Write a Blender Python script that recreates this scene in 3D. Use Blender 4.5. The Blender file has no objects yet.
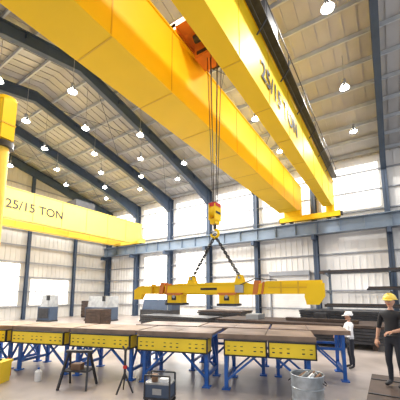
import bpy, math, random
from mathutils import Vector, Matrix
random.seed(4)
V=Vector
S=bpy.context.scene
S.view_settings.view_transform='Standard'
# ---------------------------------------------------------------- materials
def mat(name,col,rough=.5,metal=0.,noise=.12,scale=1.5,emis=0.,bump=0.,spec=.5,col2=None):
    m=bpy.data.materials.new(name); m.use_nodes=True
    nt=m.node_tree; b=nt.nodes['Principled BSDF']
    b.inputs['Roughness'].default_value=rough; b.inputs['Metallic'].default_value=metal
    b.inputs['Specular IOR Level'].default_value=spec
    tc=nt.nodes.new('ShaderNodeTexCoord'); n=nt.nodes.new('ShaderNodeTexNoise')
    n.inputs['Scale'].default_value=scale; n.inputs['Detail'].default_value=6
    nt.links.new(tc.outputs['Object'],n.inputs['Vector'])
    r=nt.nodes.new('ShaderNodeValToRGB')
    r.color_ramp.elements[0].position=.3; r.color_ramp.elements[1].position=.7
    c2=col2 or [min(1,c*(1+noise)) for c in col]
    r.color_ramp.elements[0].color=(*[c*(1-noise) for c in col],1)
    r.color_ramp.elements[1].color=(*c2,1)
    nt.links.new(n.outputs['Fac'],r.inputs['Fac']); nt.links.new(r.outputs['Color'],b.inputs['Base Color'])
    if emis:
        b.inputs['Emission Color'].default_value=(*col,1); b.inputs['Emission Strength'].default_value=emis
    if bump:
        bp=nt.nodes.new('ShaderNodeBump'); bp.inputs['Strength'].default_value=bump
        nt.links.new(n.outputs['Fac'],bp.inputs['Height']); nt.links.new(bp.outputs['Normal'],b.inputs['Normal'])
    return m
YEL=mat('crane_yellow',(.92,.60,.012),.5,noise=.04,scale=.6,spec=.3)
YELD=mat('crane_yellow_seam',(.72,.43,.01),.5,noise=.04)
YEL2=mat('box_yellow',(.92,.66,.03),.45,noise=.1)
YEP=mat('pale_yellow',(.93,.66,.10),.45,noise=.05)
ORG=mat('orange_red',(.62,.19,.03),.55)
BLK=mat('black_paint',(.015,.015,.018),.5)
DRK=mat('dark_steel',(.04,.04,.045),.45,.3,noise=.3,scale=4)
GRY=mat('grey_steel',(.35,.36,.37),.4,.5,noise=.2,scale=3)
COL=mat('column_blue_grey',(.045,.07,.12),.5,noise=.15)
RUNW=mat('runway_grey',(.15,.20,.27),.5)
GIRT=mat('girt_grey',(.30,.32,.36),.5)
PURL=mat('purlin_galv',(.50,.53,.57),.5,.1)
ROOF=mat('roof_liner',(.42,.415,.415),.5,.1,noise=.15,scale=.5)
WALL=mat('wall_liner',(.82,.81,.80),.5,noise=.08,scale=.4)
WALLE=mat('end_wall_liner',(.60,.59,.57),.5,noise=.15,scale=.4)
GLOW=mat('wall_glow',(1,.98,.95),.4,emis=1.3,noise=.0)  # emission stands in for the overexposed look of the wall
GLARE=mat('wall_glare',(1,.98,.93),.4,emis=4,noise=.0)  # stronger emission, imitates glare on the walls
LAMP=mat('lamp_glow',(1,.96,.88),.4,emis=40,noise=0)
BLUE=mat('bench_blue',(.02,.12,.45),.4,noise=.2,scale=5)
RUST=mat('rust_brown',(.20,.11,.065),.6,.1,noise=.35,scale=3,bump=.1)
TOP=mat('table_steel_plate',(.25,.175,.13),.45,.3,noise=.4,scale=1.5,bump=.05)
BRN=mat('dark_brown',(.05,.03,.022),.6,noise=.4,scale=3)
FLOOR=mat('concrete_floor',(.38,.33,.305),.3,noise=.28,scale=.7,bump=.02)
WHT=mat('white_paint',(.8,.8,.8),.5,noise=.05)
SKIN=mat('skin',(.55,.30,.20),.5,noise=.04)
HAIR=mat('hair_dark',(.03,.018,.012),.6)
SHB=mat('black_cloth',(.018,.018,.022),.8); PNB=mat('dark_trousers',(.022,.024,.035),.8)
SHW=mat('white_cloth',(.85,.85,.87),.8,noise=.04)
HATY=mat('helmet_yellow',(.95,.7,.12),.3); HATW=mat('helmet_white',(.9,.9,.9),.3)
RED=mat('red_paint',(.6,.03,.02),.4); GALV=mat('galvanised',(.42,.47,.52),.35,.55,noise=.25,scale=6)
# ---------------------------------------------------------------- builder
class B:
    def __init__(s): s.v=[];s.f=[];s.m=[];s.sm=[];s.mats=[]
    def mi(s,m):
        if m not in s.mats: s.mats.append(m)
        return s.mats.index(m)
    def add(s,vs,fs,m,smooth=False):
        o=len(s.v); s.v+= [V(v) for v in vs]; k=s.mi(m)
        for f in fs: s.f.append([i+o for i in f]); s.m.append(k); s.sm.append(smooth)
    def box(s,x0,x1,y0,y1,z0,z1,m):
        vs=[(x,y,z) for z in(z0,z1) for y in(y0,y1) for x in(x0,x1)]
        s.add(vs,[(0,2,3,1),(4,5,7,6),(0,1,5,4),(2,6,7,3),(0,4,6,2),(1,3,7,5)],m)
    def bar(s,p,q,w,h,m,side=None):
        p=V(p);q=V(q);d=(q-p).normalized()
        if side is None:
            side=d.cross(V((0,0,1)))
            if side.length<.05: side=V((1,0,0))
        side=V(side).normalized(); up=side.cross(d).normalized()
        vs=[e+side*a*w/2+up*b*h/2 for e in(p,q) for a,b in((-1,-1),(1,-1),(1,1),(-1,1))]
        s.add(vs,[(0,3,2,1),(4,5,6,7),(0,1,5,4),(1,2,6,5),(2,3,7,6),(3,0,4,7)],m)
    def ibeam(s,p,q,w,h,m,side,tf=.04,tw=.03):
        p=V(p);q=V(q);d=(q-p).normalized();sd=V(side).normalized();up=sd.cross(d).normalized()
        s.bar(p,q,tw,h,m,sd)
        for k in(-1,1): s.bar(p+up*k*(h/2-tf/2),q+up*k*(h/2-tf/2),w,tf,m,sd)
    def cyl(s,p,q,r,m,n=12,r2=None,cap=True):
        p=V(p);q=V(q);d=(q-p).normalized();a=d.orthogonal().normalized();b=d.cross(a);r2=r if r2 is None else r2
        vs=[]
        for e,rr in((p,r),(q,r2)):
            for i in range(n):
                t=2*math.pi*i/n; vs.append(e+(a*math.cos(t)+b*math.sin(t))*rr)
        s.add(vs,[(i,(i+1)%n,n+(i+1)%n,n+i) for i in range(n)],m,True)
        if cap: s.add(vs,[tuple(range(n))[::-1],tuple(range(n,2*n))],m)
    def sph(s,c,r,m,n=12,k=8,sc=(1,1,1),z0=-1,fn=None):
        c=V(c);vs=[];fs=[]
        for j in range(k+1):
            ph=math.pi*j/k; zz=max(math.cos(ph),z0)
            for i in range(n):
                t=2*math.pi*i/n
                p=V((math.sin(ph)*math.cos(t),math.sin(ph)*math.sin(t),zz))
                if fn: p=fn(p)
                vs.append(c+V((p.x*r*sc[0],p.y*r*sc[1],p.z*r*sc[2])))
        for j in range(k):
            for i in range(n):
                fs.append((j*n+i,(j+1)*n+i,(j+1)*n+(i+1)%n,j*n+(i+1)%n))
        s.add(vs,fs,m,True)
    def tube(s,pts,r,m,n=8):
        for a,b in zip(pts[:-1],pts[1:]): s.cyl(a,b,r,m,n); 
        for a in pts[1:-1]: s.sph(a,r,m,n,5)
    def prism(s,pts,vec,m):
        vec=V(vec);n=len(pts);vs=[V(p) for p in pts]+[V(p)+vec for p in pts]
        s.add(vs,[tuple(range(n))[::-1],tuple(range(n,2*n))]+[(i,(i+1)%n,n+(i+1)%n,n+i) for i in range(n)],m)
    def torus(s,c,ax,R,r,m,st=1.,dirv=None,n=10,k=5):
        ax=V(ax).normalized();a=V(dirv).normalized() if dirv is not None else ax.orthogonal().normalized();b=ax.cross(a);c=V(c);vs=[]
        for i in range(n):
            t=2*math.pi*i/n;rad=a*math.cos(t)*st+b*math.sin(t);cc=c+rad*R;rn=rad.normalized()
            for j in range(k):
                u=2*math.pi*j/k; vs.append(cc+(rn*math.cos(u)+ax*math.sin(u))*r)
        s.add(vs,[(i*k+j,((i+1)%n)*k+j,((i+1)%n)*k+(j+1)%k,i*k+(j+1)%k) for i in range(n) for j in range(k)],m,True)
    def build(s,name,loc=(0,0,0),rz=0,bevel=0,parent=None):
        me=bpy.data.meshes.new(name); me.from_pydata([tuple(v) for v in s.v],[],s.f)
        for m in s.mats: me.materials.append(m)
        me.polygons.foreach_set('material_index',s.m); me.polygons.foreach_set('use_smooth',s.sm); me.update()
        o=bpy.data.objects.new(name,me); S.collection.objects.link(o); o.location=loc; o.rotation_euler=(0,0,rz)
        if bevel:
            bv=o.modifiers.new('bevel','BEVEL'); bv.width=bevel; bv.segments=2; bv.limit_method='ANGLE'
        if parent: o.parent=parent
        return o
def text(body,size,loc,rot,m,parent,name):
    c=bpy.data.curves.new(name,'FONT'); c.body=body; c.size=size; c.extrude=.004; c.offset=.018*size
    o=bpy.data.objects.new(name,c); S.collection.objects.link(o); c.materials.append(m)
    o.location=loc;o.rotation_euler=rot
    bpy.context.view_layer.update()
    me=bpy.data.meshes.new_from_object(o.evaluated_get(bpy.context.evaluated_depsgraph_get()))
    bpy.data.objects.remove(o)
    o=bpy.data.objects.new(name,me); S.collection.objects.link(o); o.location=loc;o.rotation_euler=rot;o.parent=parent
    return o
# ---------------------------------------------------------------- shell
XL,XR,YN,YB=-29.4,10.,-6.,24.2
RY=9.; 
def roofz(y): return 12.9+.227*(15-abs(y-RY))
b=B(); b.box(XL-1,XR,YN-4,YB+1,-.3,0,FLOOR); b.build('floor')
b=B(); b.box(XL,XR,YB,YB+.15,0,12.9,WALL)
x=XL+.3
while x<XR: b.box(x,x+.07,YB-.045,YB,0,12.8,WALL); x+=.45
b.build('wall_back')
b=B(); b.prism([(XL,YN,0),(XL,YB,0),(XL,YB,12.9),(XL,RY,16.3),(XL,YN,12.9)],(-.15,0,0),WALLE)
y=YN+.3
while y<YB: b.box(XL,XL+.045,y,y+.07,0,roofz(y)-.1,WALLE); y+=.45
b.build('wall_left')
b=B()
for ye in(YN,YB):
    b.prism([(XL,ye,roofz(ye)),(XL,RY,16.3),(XL,RY,16.45),(XL,ye,roofz(ye)+.15)],(XR-XL,0,0),ROOF)
    x=XL+.3
    while x<XR:
        b.bar((x,ye,roofz(ye)-.02),(x,RY,16.28),.09,.06,ROOF,(1,0,0)); x+=.6
b.build('ceiling')
k=0  # added glowing panels that give the back wall its bright areas
for (xa,xb,za,zb,mm) in [(-28.6,-24.4,8.7,12.2,GLOW),(-23.5,-19.5,8.7,12.2,GLOW),(-18.7,-14.6,8.7,12.2,GLOW),(-13.8,-9.7,8.7,12.2,GLOW),(-8.9,-4.8,8.7,12.2,GLOW),(-4.,.1,8.7,12.2,GLOW),
                      (-23.2,-19.7,1.3,6.6,GLARE),(-18.6,-15.,1.3,6.6,GLARE)]:
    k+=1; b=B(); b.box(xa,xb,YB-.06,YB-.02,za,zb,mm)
    n=9
    for i in range(1,n): 
        xx=xa+(xb-xa)*i/n; b.box(xx-.02,xx+.02,YB-.075,YB-.055,za,zb,WALL)
    for (a0,a1,c0,c1) in((xa-.05,xb+.05,za-.05,za+.05),(xa-.05,xb+.05,zb-.05,zb+.05),(xa-.05,xa+.05,za,zb),(xb-.05,xb+.05,za,zb)): b.box(a0,a1,YB-.08,YB-.02,c0,c1,WALL)
    b.build('glow_panel_%d'%k)
for (ya,yb,za,zb,mm) in [(5,8.7,1.,5.5,GLARE),(9.8,13.7,1.3,5.3,GLARE),(14.7,18.8,1.3,3.9,GLOW),(-.5,3.6,1.3,5.3,GLARE)]:  # added glowing panels for the bright patches of the end wall
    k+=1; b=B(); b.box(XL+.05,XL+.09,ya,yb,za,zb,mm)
    for i in range(1,7):
        yy=ya+(yb-ya)*i/7; b.box(XL+.08,XL+.1,yy-.02,yy+.02,za,zb,WALLE)
    for (a0,a1,c0,c1) in((ya-.05,yb+.05,za-.05,za+.05),(ya-.05,yb+.05,zb-.05,zb+.05),(ya-.05,ya+.05,za,zb),(yb-.05,yb+.05,za,zb)): b.box(XL+.05,XL+.12,a0,a1,c0,c1,WALLE)
    b.build('glow_panel_%d'%k)
b=B()
for z in(1.2,2.6,4.0,5.4,7.0,8.5,10.,11.5): b.box(XL+.1,XR,YB-.2,YB-.06,z,z+.08,GIRT)
b.build('trim_1')
b=B()
for z in(1.2,2.6,4.0,5.4,7.0,8.5,10.,11.5,13): b.box(XL+.05,XL+.2,YN if z<13 else 0,YB-.2 if z<13 else 20,z,z+.08,GIRT)
b.build('trim_2')
b=B()
for i in range(1,11):
    for sgn in(-1,1):
        y=RY+sgn*(i*1.5-.4); z=roofz(y)-.14
        b.box(XL+.1,XR,y-.03,y+.03,z-.11,z+.1,PURL); b.box(XL+.1,XR,y-.03,y+.05,z-.12,z-.1,PURL)
b.build('roof_purlins')
FR=[.4-4.9*k for k in range(-1,7)]
for X in FR:
    if X<XL+.3: continue
    b=B()
    for sg in(-1,1):
        P=lambda y,z:(X,RY+sg*(y-RY),z)
        top=[P(24.1,12.6),P(9,16.02)]; bot=[P(9,15.3),P(12,14.62),P(17.,13.42),P(20.5,12.45),P(23.55,11.2)]
        b.prism([top[0],top[1]]+bot+[P(24.1,11.2)],(.02,0,0),COL)
        b.bar(top[0],top[1],.32,.05,COL,(1,0,0))
        for p,q in zip(bot[:-1],bot[1:]): b.bar(p,q,.32,.05,COL,(1,0,0))
        b.ibeam(P(23.78,0),P(23.78,12.6),.34,.6,COL,(1,0,0),.05,.03)
        b.box(X-.25,X+.25,min(P(23.4,0)[1],P(24.1,0)[1]),max(P(23.4,0)[1],P(24.1,0)[1]),0,.05,COL)
        yy=sorted((P(22.7,0)[1],P(23.5,0)[1])); b.box(X-.12,X+.12,yy[0],yy[1],6.5,6.88,COL)
        for y in(12,15,18,21): b.bar(P(y,roofz(y)-.9+.3),P(y,roofz(y)-.3),.3,.02,COL,(1,0,0))
    b.build('portal_frame')
for y in(19.2,14.2,9.2,4.2):
    b=B(); b.ibeam((XL+.33,y,0),(XL+.33,y,roofz(y)-.35),.25,.3,COL,(0,1,0)); b.build('end_wall_column')
b=B()
for i in(0,2,4):
    xa,xb=FR[7-i]if 7-i<len(FR) else FR[-1],FR[6-i]
    for y0,y1 in((10,16.5),(16.5,23)):
        b.cyl((xa,y0,roofz(y0)-.5),(xb,y1,roofz(y1)-.5),.018,COL,6); b.cyl((xb,y0,roofz(y0)-.5),(xa,y1,roofz(y1)-.5),.018,COL,6)
b.build('roof_bracing_rods')
for ys in(23.,-5.):
    b=B(); b.ibeam((XL+.5,ys,7.39),(XR,ys,7.39),.5,1.02,RUNW,(0,1,0),.06,.04)
    b.box(XL+.5,XR,ys-.04,ys+.04,7.9,7.96,DRK)
    x=XL+1.2
    while x<XR: b.box(x,x+.02,ys-.2,ys+.2,6.95,7.85,RUNW); x+=1.6
    b.build('crane_runway_beam')
# ---------------------------------------------------------------- main crane
YF,YE=-5.3,23.3
def girder(b,x0,x1,z0,z1,m,sm=YELD):
    zt=z1
    b.prism([(x0+.05,YF,z0+.5),(x0+.05,YF+1.5,z0),(x0+.05,YE-1.5,z0),(x0+.05,YE,z0+.5),(x0+.05,YE,zt),(x0+.05,YF,zt)],(x1-x0-.1,0,0),m)
    b.box(x0,x1,YF,YE,zt,zt+.05,m); b.box(x0,x1,YF+1.5,YE-1.5,z0-.03,z0,m)
    y=YF+2.2
    while y<YE-1.5:
        b.box(x1-.05,x1-.035,y,y+.04,z0+.05,zt,sm); b.box(x0+.035,x0+.05,y,y+.04,z0+.05,zt,sm); b.box(x0+.02,x1-.02,y,y+.04,z0-.04,z0-.03,sm); y+=2.4
b=B()
girder(b,-6.67,-5.25,8.67,10.87,YEL); girder(b,-3.48,-2.87,8.67,10.87,YEL)
for ye in(23.,-5.):
    b.box(-7.,-2.5,ye-.22,ye+.22,8.1,8.5,YEL)
    b.box(-6.6,-5.3,ye-.25,ye+.25,8.5,9.3,YEL); b.box(-3.45,-2.9,ye-.25,ye+.25,8.5,9.3,YEL)
    for x in(-6.8,-6.1,-3.3,-2.7): b.cyl((x,ye-.07,8.16),(x,ye+.07,8.16),.2,DRK,16)
    b.box(-7.1,-7.,ye-.12,ye+.12,8.15,8.45,BLK); b.box(-2.5,-2.35,ye-.12,ye+.12,8.15,8.45,BLK)
b.box(-5.45,-5.37,YF,YE,10.92,10.98,DRK); b.box(-3.3,-3.22,YF,YE,10.92,10.98,DRK)
b.box(-2.87,-2.5,YF+1,YE-1,10.82,10.86,DRK)
y=YF+1
while y<YE-1:
    b.bar((-2.85,y,10.4),(-2.5,y,10.82),.04,.04,DRK); b.box(-2.53,-2.5,y,y+.03,10.85,11.45,DRK); y+=2.4
b.box(-2.53,-2.5,YF+1,YE-1,11.42,11.46,DRK)
for y,l in((3.5,1.),(5.6,.7),(7.6,1.2)): b.box(-2.8,-2.52,y,y+l,10.88,11.4,DRK)
b.cyl((-2.7,YF+1,10.62),(-2.7,YE-2,10.62),.025,DRK,6)
crane=b.build('overhead_crane')
text('25/15 TON',.95,(-2.89,8.1,9.3),(math.pi/2,0,math.pi/2),BLK,crane,'capacity_text')
HX,HY=-4.45,7.75
b=B()
b.box(-5.6,-3.1,HY-1.1,HY+1.1,11.15,11.35,ORG)
for x in(-5.41,-3.26):
    for y in(-.8,.8): b.cyl((x-.06,HY+y,11.14),(x+.06,HY+y,11.14),.17,DRK,14)
    b.box(x-.14,x+.14,HY-1.1,HY+1.1,11.05,11.3,ORG)
b.cyl((-5.,HY,11.75),(-3.8,HY,11.75),.35,ORG,20); b.cyl((-3.8,HY,11.75),(-3.4,HY,11.75),.25,BLUE,16)
b.box(-5.3,-5.0,HY-.5,HY+.5,11.35,12.2,ORG); b.box(-3.85,-3.7,HY-.45,HY+.45,11.35,12.1,ORG)
b.box(-5.1,-4.1,HY-.2,HY+.5,10.55,11.15,ORG); b.box(-5.0,-3.9,HY+.5,HY+.9,10.85,11.15,DRK)
b.box(-5.0,-4.2,HY-.24,HY-.2,10.65,10.75,DRK); b.cyl((-4.9,HY-.5,10.95),(-3.9,HY-.5,10.95),.13,DRK,14)
trol=b.build('hoist_trolley',parent=crane)
b=B()
for dx,dy in((-.28,0),(-.18,.03),(-.08,-.03),(.1,.03),(.2,-.02),(.34,0)):
    b.cyl((HX+dx*.25,HY+dy,5.0),(HX+dx,HY+dy*2,11.2),.014,DRK,5)
b.cyl((HX-.09,HY,4.95),(HX+.09,HY,4.95),.2,YEL,20)
b.box(HX-.12,HX-.09,HY-.2,HY+.2,4.64,5.15,YEL); b.box(HX+.09,HX+.12,HY-.2,HY+.2,4.64,5.15,YEL)
b.box(HX-.13,HX+.13,HY-.17,HY+.17,5.08,5.2,RED); b.box(HX-.1,HX+.1,HY-.14,HY+.14,4.52,4.68,YEL)
for xx in(-.125,.125): b.box(HX+xx-.004,HX+xx+.004,HY-.15,HY+.15,4.85,4.92,BLK)
b.cyl((HX,HY,4.5),(HX,HY,4.36),.05,DRK)
pts=[(HX+.13*math.sin(t),HY,4.22+.13*math.cos(t)) for t in [i*math.pi/8 for i in range(0,13)]]
b.tube(pts,.042,YEL,8)
b.build('hook_block',parent=crane)
# ---------------------------------------------------------------- second crane
b=B(); girder(b,-23.6,-22.9,7.98,10.2,YEP)
girder(b,-26.4,-25.7,7.98,10.2,YEP)
for ye in(23.,-5.):
    b.box(-27,-22.3,ye-.22,ye+.22,8.02,8.5,YEP)
    for x in(-26.6,-22.8): b.cyl((x,ye-.07,8.13),(x,ye+.07,8.13),.17,DRK,14)
b.box(-26.3,-23.,15,17,10.3,10.9,DRK)
c2=b.build('overhead_crane')
text('25/15 TON',.95,(-22.92,9.3,8.7),(math.pi/2,0,math.pi/2),BLK,c2,'capacity_text')
# ---------------------------------------------------------------- lifting beam with chain slings
b=B()
ang=math.atan2(.71,6.09)
b.ibeam((-2.75,0,0),(3.0,0,0),.24,.28,YEL,(0,1,0),.03,.04)
b.prism([(-1.75,-.12,-.16),(1.35,-.12,-.16),(1.35,-.12,.1),(.95,-.12,.2),(-1.25,-.12,.2),(-1.75,-.12,.1)],(0,.24,0),YEL)
b.prism([(1.35,-.1,-.14),(3.05,-.1,-.14),(3.05,-.1,.22),(1.6,-.1,.22),(1.35,-.1,.12)],(0,.2,0),YEL)
b.prism([(-3.05,-.1,-.32),(-2.8,-.1,-.32),(-2.7,-.1,-.14),(-2.3,-.1,-.12),(-2.3,-.1,.12),(-2.85,-.1,.12),(-3.05,-.1,0)],(0,.2,0),YEL)
b.prism([(2.65,-.14,-.42),(2.95,-.14,-.42),(3.1,-.14,-.2),(3.1,-.14,.14),(2.7,-.14,.14),(2.6,-.14,-.2)],(0,.28,0),YEL)
for x in(-1.35,.45):
    b.box(x-.24,x+.24,-.22,.22,-.42,-.12,YEL); b.box(x-.3,x+.3,-.26,.26,-.49,-.42,DRK); b.box(x-.08,x+.08,-.235,.235,-.33,-.21,BLK)
    b.prism([(x-.3,-.24,-.1),(x+.3,-.24,-.1),(x+.22,-.24,-.18),(x-.22,-.24,-.18)],(0,.48,0),ORG)
    b.cyl((x,-.25,-.22),(x,.25,-.22),.05,GRY)
for x in(-1.9,1.3):
    b.prism([(x-.1,-.13,-.15),(x+.04,-.13,-.15),(x+.1,-.13,.24),(x-.04,-.13,.24)],(0,.26,0),ORG)
    b.prism([(x+.14,-.128,-.15),(x+.2,-.128,-.15),(x+.26,-.128,.2),(x+.2,-.128,.2)],(0,.256,0),ORG)
for x in(-.8,.8):
    for yy in(-.09,.05): b.prism([(x-.16,yy,.18),(x+.16,yy,.18),(x+.07,yy,.42),(x-.07,yy,.42)],(0,.04,0),YEL)
    b.cyl((x,-.12,.34),(x,.12,.34),.035,GRY)
for x in(-2.3,2.0,2.45): b.box(x-.02,x+.02,-.12,.12,-.13,.2,YELD)
b.box(1.65,2.9,-.107,-.1,.02,.05,YELD)
b.box(-.45,.1,-.125,-.12,-.02,.05,BLK)      # name plate stand-in
b.box(.7,.95,-.2,-.12,-.1,.12,GRY); b.tube([(.8,-.15,.1),(1.3,-.16,.3),(1.9,-.12,.24)],.015,BLK,5)
lb=b.build('lifting_beam',(HX,HY,2.47),ang)
b=B()
for sx in(-1,1):
    for yy in(-.06,.06):
        p=V((sx*.04,yy*.4,1.62)); q=V((sx*.8,yy,.36)); L=(q-p).length; d=(q-p)/L; n=int(L/.075)
        side=V((0,1,0)); 
        for i in range(n):
            c=p+d*(L*(i+.5)/n); ax=side if i%2 else side.cross(d)
            b.torus(c,ax,.034,.015,BLK,1.55,d,8,4)
b.torus((0,0,1.66),(0,1,0),.09,.022,DRK)
b.build('chain_sling',(HX,HY,2.47),ang)
# ---------------------------------------------------------------- jib crane at left
b=B()
b.cyl((0,0,0),(0,0,.06),.55,YEP,24); b.cyl((0,0,.06),(0,0,7.2),.2,YEP,24)
for i in range(8):
    t=i*math.pi/4; c,s_=math.cos(t),math.sin(t); b.prism([(c*.2,s_*.2,.06),(c*.5,s_*.5,.06),(c*.2,s_*.2,.5)],(-s_*.03,c*.03,0),YEP)
b.cyl((0,0,7.2),(0,0,8.85),.24,YEL,24); b.cyl((0,0,7.15),(0,0,7.35),.32,DRK,20); b.cyl((0,0,8.8),(0,0,8.92),.3,YEL,20)
b.box(-.3,.3,-.2,.2,7.4,8.8,YEL); b.box(-.32,.32,-.22,.22,7.9,7.95,YELD)
b.prism([(-.3,-.06,7.5),(-1.4,-.06,8.2),(-1.4,-.06,8.5),(-.3,-.06,8.6)],(0,.12,0),YEL)
b.ibeam((-.3,0,8.45),(-5.5,-1.5,8.45),.25,.4,YEL,(.28,-.96,0))
b.box(-1.,-.2,-.3,.0,6.2,6.9,GRY)
b.build('jib_crane',(-10.45,4.0,0))
# ---------------------------------------------------------------- high bay lamps
spots=[(X,Y) for X in(-1.1,-6.,-10.9,-15.6,-20.4,-25.6) for Y in(5.5,10.5,15.5,20.3)]+[(X,Y) for X in(-13.2,-18.,-23.) for Y in(8.,13.,18.)]
for X,Y in spots:
        z=13.05; b=B(); zr=roofz(Y)-.02-z
        b.cyl((0,0,.3),(0,0,zr),.015,GRY,6); b.cyl((0,0,.14),(0,0,.36),.09,GRY,12)
        b.cyl((0,0,-.12),(0,0,.16),.24,GRY,16,.1,False)
        b.sph((0,0,-.04),.18,LAMP,12,8)
        b.build('high_bay_light',(X,Y,z))
        l=bpy.data.lights.new('lamp','AREA'); l.shape='DISK'; l.size=.5; l.energy=340; l.color=(1,.97,.92)
        o=bpy.data.objects.new('lamp_source',l); S.collection.objects.link(o); o.location=(X,Y,z-.25)
# ---------------------------------------------------------------- work tables
ta=math.radians(16.5); H=1.33
def table(L,D,boxes,loc,back=False):
    b=B()
    b.box(-L,0,0,D,H-.1,H-.06,BLUE)
    n=2
    for i in range(n):
        xx=-L+L*i/n; b.box(xx+.01,xx+L/n-.01,-.02,D+.02,H-.06,H,TOP)
    b.box(-L,0,-.045,.0,H-.1,H+.015,TOP); b.box(-L,0,D,D+.04,H-.12,H-.02,BLUE)
    for (x0,x1) in boxes:
        za,zb=H-.46,H-.12
        b.box(x0,x1,-.16,.3,za,zb,YEL2)
        b.box(x0-.02,x1+.02,-.18,.3,za-.02,za+.012,BLK); b.box(x0-.02,x1+.02,-.18,.3,zb-.012,zb+.02,BLK)
        b.box(x0-.02,x0+.01,-.18,-.12,za,zb,BLK); b.box(x1-.01,x1+.02,-.18,-.12,za,zb,BLK)
        m=int((x1-x0)/.16)
        for i in range(m):
            xx=x0+.1+(x1-x0-.2)*i/max(1,m-1)
            if i%4!=3: b.box(xx-.03,xx+.03,-.167,-.16,za+.1,za+.125,BLK); b.box(xx-.03,xx+.03,-.167,-.16,za+.2,za+.215,BLK)
    for xx in(-.18,-L+.18):
        for yy in(.12,D-.12):
            b.box(xx-.045,xx+.045,yy-.045,yy+.045,.03,H-.1,BLUE); b.box(xx-.1,xx+.1,yy-.1,yy+.1,0,.03,BLUE)
        b.box(xx-.03,xx+.03,.12,D-.12,.22,.3,BLUE)
        b.bar((xx,.15,.3),(xx,D*.5,H-.12),.05,.05,BLUE); b.bar((xx,D-.15,.3),(xx,D*.5,H-.12),.05,.05,BLUE)
    for yy in(.12,D-.12):
        b.bar((-.18,yy,.2),(-L*.4,yy,.82),.06,.05,BLUE); b.bar((-L+.18,yy,.2),(-L*.6,yy,.82),.06,.05,BLUE)
        b.box(-L+.18,-.18,yy-.03,yy+.03,.80,.87,BLUE)
    return b.build('roller_work_table',loc,ta,0)
P0=V((-1.46,7.15,0)); dl=V((-math.cos(ta),-math.sin(ta),0)); dn=V((-math.sin(ta),math.cos(ta),0))
def at(s,o=0): p=P0+dl*s+dn*o; return (p.x,p.y,0)
table(2.3,1.35,[(-1.05,-.03),(-2.1,-1.12)],at(0))
for s0 in(2.45,4.6,6.75,8.9,11.05,13.2,15.35): table(2.1,1.35,[(-2.0,-.1)],at(s0))
for s0 in(-1.0,1.15,3.3,): table(2.1,1.35,[],at(s0,1.5))
# ---------------------------------------------------------------- floor objects
b=B(); n=28
b.cyl((0,0,0),(0,0,.72),.29,GALV,n,.32,False); b.cyl((0,0,.0),(0,0,.03),.28,GALV,n)
for z in(.02,.25,.48,.72): b.torus((0,0,z),(0,0,1),.29+.03*z/.72,.014,GALV,n=28)
b.cyl((0,0,.55),(0,0,.58),.3,BRN,n)
for i in range(9):
    t=i*.7; r=.05+.02*i; b.bar((r*math.cos(t)-.1,r*math.sin(t),.56),(r*math.cos(t)+.12,r*math.sin(t)+.07,.72+.05*random.random()),.09,.05,[GRY,WHT,RUST][i%3])
for sx in(-1,1): b.tube([(sx*.31,-.08,.6),(sx*.36,-.06,.56),(sx*.36,.06,.56),(sx*.31,.08,.6)],.01,DRK,5)
b.build('scrap_drum',(-1.5,6.3,0))
b=B()
b.box(-.34,.34,-.06,.06,.84,.9,DRK)
for sx in(-1,1):
    for sy in(-1,1): b.bar((sx*.26,sy*.04,.86),(sx*.36,sy*.3,0),.05,.05,DRK)
    b.bar((sx*.31,-.17,.42),(sx*.31,.17,.42),.04,.04,DRK)
b.bar((-.31,-.17,.42),(.31,-.17,.42),.04,.04,DRK); b.box(-.3,.3,-.2,.2,.40,.43,DRK); b.box(-.15,.1,-.12,.1,.43,.58,RUST)
b.build('saw_horse',(-6.75,4.75,0),.5)
b=B()
for i in range(3):
    t=i*2.094+.4; b.bar((0,0,.45),(.22*math.cos(t),.22*math.sin(t),.0),.03,.03,DRK)
b.cyl((0,0,.3),(0,0,.95),.03,DRK); b.bar((-.1,0,1.06),(0,0,.95),.03,.03,DRK); b.bar((.1,0,1.06),(0,0,.95),.03,.03,DRK); b.cyl((0,0,.55),(0,0,.62),.05,RED)
b.build('pipe_stand',(-5.45,5.1,0))
b=B()
b.box(-.3,.3,-.2,.2,.12,.16,DRK); b.box(-.28,.28,-.18,.18,.16,.42,COL); b.box(-.29,.29,-.19,.19,.42,.45,GRY); 
for sx in(-1,1):
    for sy in(-1,1): b.cyl((sx*.24,sy*.2,.06),(sx*.24,sy*.16,.06),.06,BLK,12); b.bar((sx*.28,sy*.18,.12),(sx*.28,sy*.18,.6),.03,.03,DRK)
for sy in(-.18,.18): b.bar((-.28,sy,.6),(.28,sy,.6),.03,.03,DRK)
b.cyl((-.1,-.05,.45),(-.1,-.05,.6),.07,RUST,12); b.box(.02,.2,-.1,.08,.45,.52,WHT); b.box(-.1,.1,-.19,-.18,.22,.34,GRY)
b.build('welding_cart',(-4.3,5.05,0),.35)
b=B(); b.prism([(-.24,-.2,0),(.24,-.2,0),(.28,-.2,.5),(-.28,-.2,.5)],(0,.4,0),YEL2); b.box(-.3,.3,-.22,.22,.5,.56,YEL2); b.box(-.08,.08,-.215,-.2,.3,.42,BLK); b.box(-.12,.12,-.03,.03,.56,.6,BLK)
b.build('yellow_storage_bin',(-8.95,3.8,0),.5)
b=B(); b.cyl((0,0,0),(0,0,.24),.09,WHT,14); b.cyl((0,0,.24),(0,0,.3),.09,WHT,14,.03); b.cyl((0,0,.3),(0,0,.34),.03,BLUE,10); b.tube([(.05,0,.27),(.12,0,.25),(.1,0,.12)],.012,WHT,5)
b.build('plastic_jug',(-8.15,4.5,0))
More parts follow.
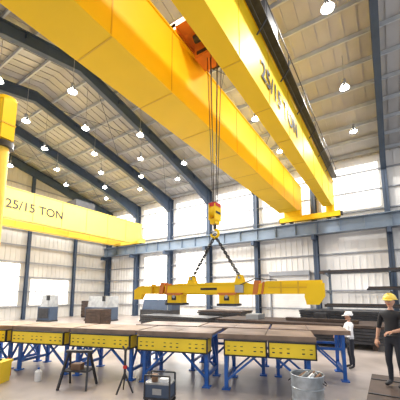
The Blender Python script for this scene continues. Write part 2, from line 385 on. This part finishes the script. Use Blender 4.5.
b=B(); b.cyl((0,0,0),(0,0,.42),.08,RED,14); b.sph((0,0,.42),.08,RED,14,6); b.cyl((0,0,.48),(0,0,.56),.02,DRK,8); b.bar((0,0,.56),(.1,0,.58),.02,.02,DRK); b.tube([(0,0,.52),(.1,0,.45),(.1,0,.15)],.01,BLK,5)
b.build('fire_extinguisher',(-9.4,4.3,0))
b=B(); b.box(-.45,2.6,4.6,8.0,.44,.5,BRN); b.box(-.4,2.55,4.65,7.95,.36,.44,DRK)
for x in(-.3,1.,2.4):
    b.box(x-.07,x+.07,4.7,7.9,.0,.36,DRK)
for y in(5.2,6.4,7.5): b.box(-.44,2.5,y,y+.05,.5,.515,DRK)
b.build('steel_platform')
def stack(x0,x1,y0,y1,n,topm,extra=True):
    b=B()
    for i in range(n):
        o=.05*random.uniform(-1,1); b.box(x0+o,x1+o,y0+o,y1+o,.25+i*.13,.25+i*.13+.11,DRK if i<n-1 else topm)
    k=int((x1-x0)/1.8)+1
    for j in range(k+1):
        x=x0+.4+(x1-x0-.8)*j/k; b.box(x-.1,x+.1,y0+.1,y1-.1,0,.25,BRN)
    z=.25+n*.13
    if extra:
        b.box(x0+1.5,x0+2.2,y0+.6,y1-1.1,z-.02,z+.24,GRY); b.bar((x0+3.6,y0+1,z+.07),(x1-1,y0+.8,z+.07),.3,.14,BRN); b.box(x0+4.8,x0+5.4,y1-1,y1-.4,z-.02,z+.35,DRK)
    b.build('steel_plate_stack')
stack(-8.1,-.2,14.2,16.9,6,BRN)
stack(-15.2,-9.4,15.5,17.5,5,DRK,False); stack(-12.5,-8.8,19,21,7,BRN,False); stack(-4.6,.8,18.2,20.2,9,DRK,False)
b=B()
for x in(-3.4,.2,3.6):
    b.ibeam((x,22.3,0),(x,22.3,4.1),.14,.2,RUNW,(1,0,0)); b.box(x-.1,x+.1,20.6,22.5,0,.14,RUNW)
    for z in(1.5,2.6,3.75): b.prism([(x-.05,22.2,z-.22),(x-.05,22.2,z),(x-.05,20.9,z),(x-.05,20.9,z-.07)],(.1,0,0),RUNW)
for z in(1.5,2.6,3.75):
    for j in range(5): b.box((-3.9 if z!=2.6 else -1.2)+random.random()*.4,4.6,21.+j*.22,21.16+j*.22,z,z+.12+.06*(j%3),[DRK,BRN,DRK][j%3])
b.build('cantilever_rack')
def machine(name,loc,rz,w,d,h,m1,m2):
    b=B(); b.box(-w/2,w/2,-d/2,d/2,0,.12,DRK); b.box(-w/2+.05,w/2-.05,-d/2+.05,d/2,.12,h*.55,m1)
    b.prism([(-w/2+.05,-d/2+.3,h*.55),(-w/2+.05,d/2,h*.55),(-w/2+.05,d/2,h),(-w/2+.05,-d/2+.5,h)],(w-.1,0,0),m2)
    b.box(-w/2+.2,w/2-.2,-d/2,-d/2+.06,.3,h*.5,DRK); b.cyl((w/2-.3,-d/2+.1,h*.55),(w/2-.3,-d/2+.1,h*.9),.04,GRY); b.box(w/2-.45,w/2-.15,-d/2+.0,-d/2+.1,h*.8,h,BLK)
    b.build(name,loc,rz)
machine('press_brake',(-22,17.5,0),.1,2.6,1.6,2.2,COL,GRY)
machine('plate_shear',(-16.8,19.5,0),0,3.4,1.5,1.9,DRK,COL)
machine('control_cabinet',(-25.5,14.5,0),.3,1.4,1.,2.3,COL,GRY)
def crate(loc,rz,w,d,h):
    b=B()
    for i in range(5):
        z=.12+(h-.12)*i/5; b.box(-w/2,w/2,-d/2,-d/2+.03,z,z+(h-.12)/5-.02,BRN); b.box(-w/2,w/2,d/2-.03,d/2,z,z+(h-.12)/5-.02,BRN)
        b.box(-w/2,-w/2+.03,-d/2,d/2,z,z+(h-.12)/5-.02,BRN); b.box(w/2-.03,w/2,-d/2,d/2,z,z+(h-.12)/5-.02,BRN)
    b.box(-w/2,w/2,-d/2,d/2,h-.03,h,BRN)
    for x in(-w/2+.1,0,w/2-.1): b.box(x-.05,x+.05,-d/2,d/2,0,.12,BRN)
    b.build('wooden_crate',loc,rz)
crate((-19.2,15,0),.2,1.5,1.2,1.2); crate((-26,19.5,0),0,2,1.2,1.7)
b=B(); b.box(-8.3,-5.2,YB-.1,YB-.05,0,3.9,WHT)
for i in range(19): b.box(-8.3,-5.2,YB-.13,YB-.1,i*.2,i*.2+.16,WHT)
for x in(-8.4,-5.2): b.box(x,x+.1,YB-.28,YB-.05,0,4.1,GIRT)
b.box(-8.4,-5.1,YB-.4,YB-.05,3.9,4.25,GIRT); b.build('door_1')
# ---------------------------------------------------------------- people
def person(name,loc,rz,h,shirt,pants,hatm,arms,stance=.1,bare=True,turn=0):
    Vt=[];E=[];R=[]
    def a(p,r,par=None):
        Vt.append(p);R.append(r if isinstance(r,tuple) else (r,r)); 
        if par is not None:E.append((par,len(Vt)-1))
        return len(Vt)-1
    pel=a((0,0,.96),(.15,.11)); wa=a((0,.0,1.1),(.14,.1),pel); ch=a((0,.01,1.27),(.165,.115),wa); uc=a((0,0,1.40),(.13,.09),ch)
    nk=a((0,0,1.48),.055,uc); n2=a((0,.01,1.57),.05,nk)
    for sx,(el,wr) in zip((-1,1),arms):
        sh=a((sx*.19,0,1.405),.07,uc); m1=a(tuple((V((sx*.19,0,1.405))+V(el))/2),.052,sh); e=a(el,.045,m1); w=a(wr,.029,e)
    for sx in(-1,1):
        hp=a((sx*.095,0,.88),.095,pel); kn=a((sx*stance,.02,.49),.063,hp); cf=a((sx*stance,-.015,.34),.056,kn); an=a((sx*stance,-.01,.09),.042,cf); to=a((sx*(stance+.02),.15,.045),.04,an)
    me=bpy.data.meshes.new('t'); me.from_pydata(Vt,E,[]); o=bpy.data.objects.new('t',me); S.collection.objects.link(o)
    o.modifiers.new('s','SKIN'); 
    for i,r in enumerate(R): me.skin_vertices[0].data[i].radius=r
    me.skin_vertices[0].data[0].use_root=True
    sb=o.modifiers.new('ss','SUBSURF'); sb.levels=2; sb.render_levels=2
    bpy.context.view_layer.update()
    em=bpy.data.meshes.new_from_object(o.evaluated_get(bpy.context.evaluated_depsgraph_get()))
    b=B()
    b.v=[v.co.copy() for v in em.vertices]
    for p in em.polygons:
        c=p.center
        arm=False
        for (el,wr) in arms:
            el=V(el);wr=V(wr);t=max(0,min(1,(c-el).dot(wr-el)/(wr-el).length_squared)); 
            if (c-(el+(wr-el)*t)).length<.075 and t>(.12 if bare else .9): arm=True
        mm=SKIN if (arm or c.z>1.49) else (BLK if c.z<.1 else (pants if (c.z<.97 and abs(c.x)<.24) else shirt))
        b.f.append(list(p.vertices)); b.m.append(b.mi(mm)); b.sm.append(True)
    bpy.data.objects.remove(o)
    b.torus((0,0,.99),(0,0,1),.135,.016,BLK,1.08,(1,0,0),16,5); b.torus((0,.005,1.475),(0,0,1),.06,.014,shirt,n=12)
    for sx,(el,wr) in zip((-1,1),arms):
        d=(V(wr)-V(el)).normalized(); side=d.cross(V((0,0,1))); side=side.normalized() if side.length>.1 else V((0,1,0)); nn=side.cross(d)
        w=V(wr)
        b.bar(w-d*.01,w+d*.09,.078,.03,SKIN,side)
        for i,(o_,l) in enumerate(((-.03,.07),(-.01,.08),(.01,.075),(.03,.058))):
            p=w+d*.085+side*o_; q=p+d*l*.5-nn*.012; r=q+d*l*.35-nn*.035
            b.cyl(p,q,.0095,SKIN,6); b.cyl(q,r,.009,SKIN,6,.007); b.sph(q,.0095,SKIN,6,4); b.sph(r,.007,SKIN,6,4)
        p=w+d*.025-side*.035; q=p-side*.03+d*.03-nn*.01; r=q+d*.03-nn*.015; b.cyl(p,q,.012,SKIN,6); b.cyl(q,r,.01,SKIN,6,.008); b.sph(q,.011,SKIN,6,4)
    hb=len(b.v)
    def hf(p):
        q=p.copy()
        if p.z<-.1: q.x*=1-.25*(-p.z-.1); q.y=p.y*(1-.15*(-p.z)) 
        return q
    b.sph((0,.015,1.655),.115,SKIN,20,14,(.68,.84,1.05),fn=hf)
    b.sph((0,-.01,1.67),.112,HAIR,18,10,(.72,.84,.9),z0=-.5)
    b.prism([(-.012,.105,1.625),(.012,.105,1.625),(.004,.108,1.665),(-.004,.108,1.665)],(0,.02,-.002),SKIN)
    for sx in(-1,1):
        b.sph((sx*.03,.1,1.66),.011,WHT,8,6); b.sph((sx*.03,.109,1.66),.006,BLK,6,5); b.bar((sx*.018,.108,1.678),(sx*.044,.1,1.68),.008,.006,HAIR)
        b.sph((sx*.08,.01,1.65),.028,SKIN,8,6,(.35,.7,1.1))
    b.bar((-.022,.1,1.6),(.022,.1,1.6),.008,.008,RED); b.sph((0,.085,1.565),.03,SKIN,8,6,(1,.8,.6))
    if hatm:
        b.sph((0,.0,1.705),.15,hatm,20,10,(.82,.95,.85),z0=0); b.cyl((0,.01,1.695),(0,.01,1.71),.14,hatm,20); b.prism([(-.09,.1,1.695),(.09,.1,1.695),(.06,.2,1.68),(-.06,.2,1.68)],(0,0,.015),hatm)
        b.bar((0,-.11,1.80),(0,.1,1.805),.03,.06,hatm)
    if turn:
        M=Matrix.Rotation(turn,3,'Z')
        for i in range(hb,len(b.v)): b.v[i]=M@b.v[i]
    sc=h/1.83
    o=b.build(name,loc,rz); o.scale=(sc,sc,sc)
    return o
person('man_in_black',(.02,7.12,.5),math.radians(150),1.84,SHB,PNB,HATY,
       [((-.27,.02,1.14),(-.12,.24,1.08)),((.27,-.0,1.13),(.29,.06,.88))],.11,turn=.3)
person('worker_in_white',(-1.12,10.55,0),math.radians(115),1.78,SHW,PNB,HATW,
       [((-.27,.06,1.15),(-.26,.28,1.05)),((.27,.12,1.17),(.24,.34,1.05))],.12,bare=False)
# ---------------------------------------------------------------- world / camera
w=bpy.data.worlds.new('w'); S.world=w; w.use_nodes=True
w.node_tree.nodes['Background'].inputs[0].default_value=(.95,.97,1,1); w.node_tree.nodes['Background'].inputs[1].default_value=1.3
cd=bpy.data.cameras.new('cam'); cam=bpy.data.objects.new('camera',cd); S.collection.objects.link(cam); S.camera=cam
cd.sensor_width=36; cd.lens=288/400*36; cd.shift_y=.1375; cd.clip_end=200
cam.location=(0,0,2.3); cam.rotation_euler=(math.radians(97.91),0,math.radians(32.9))
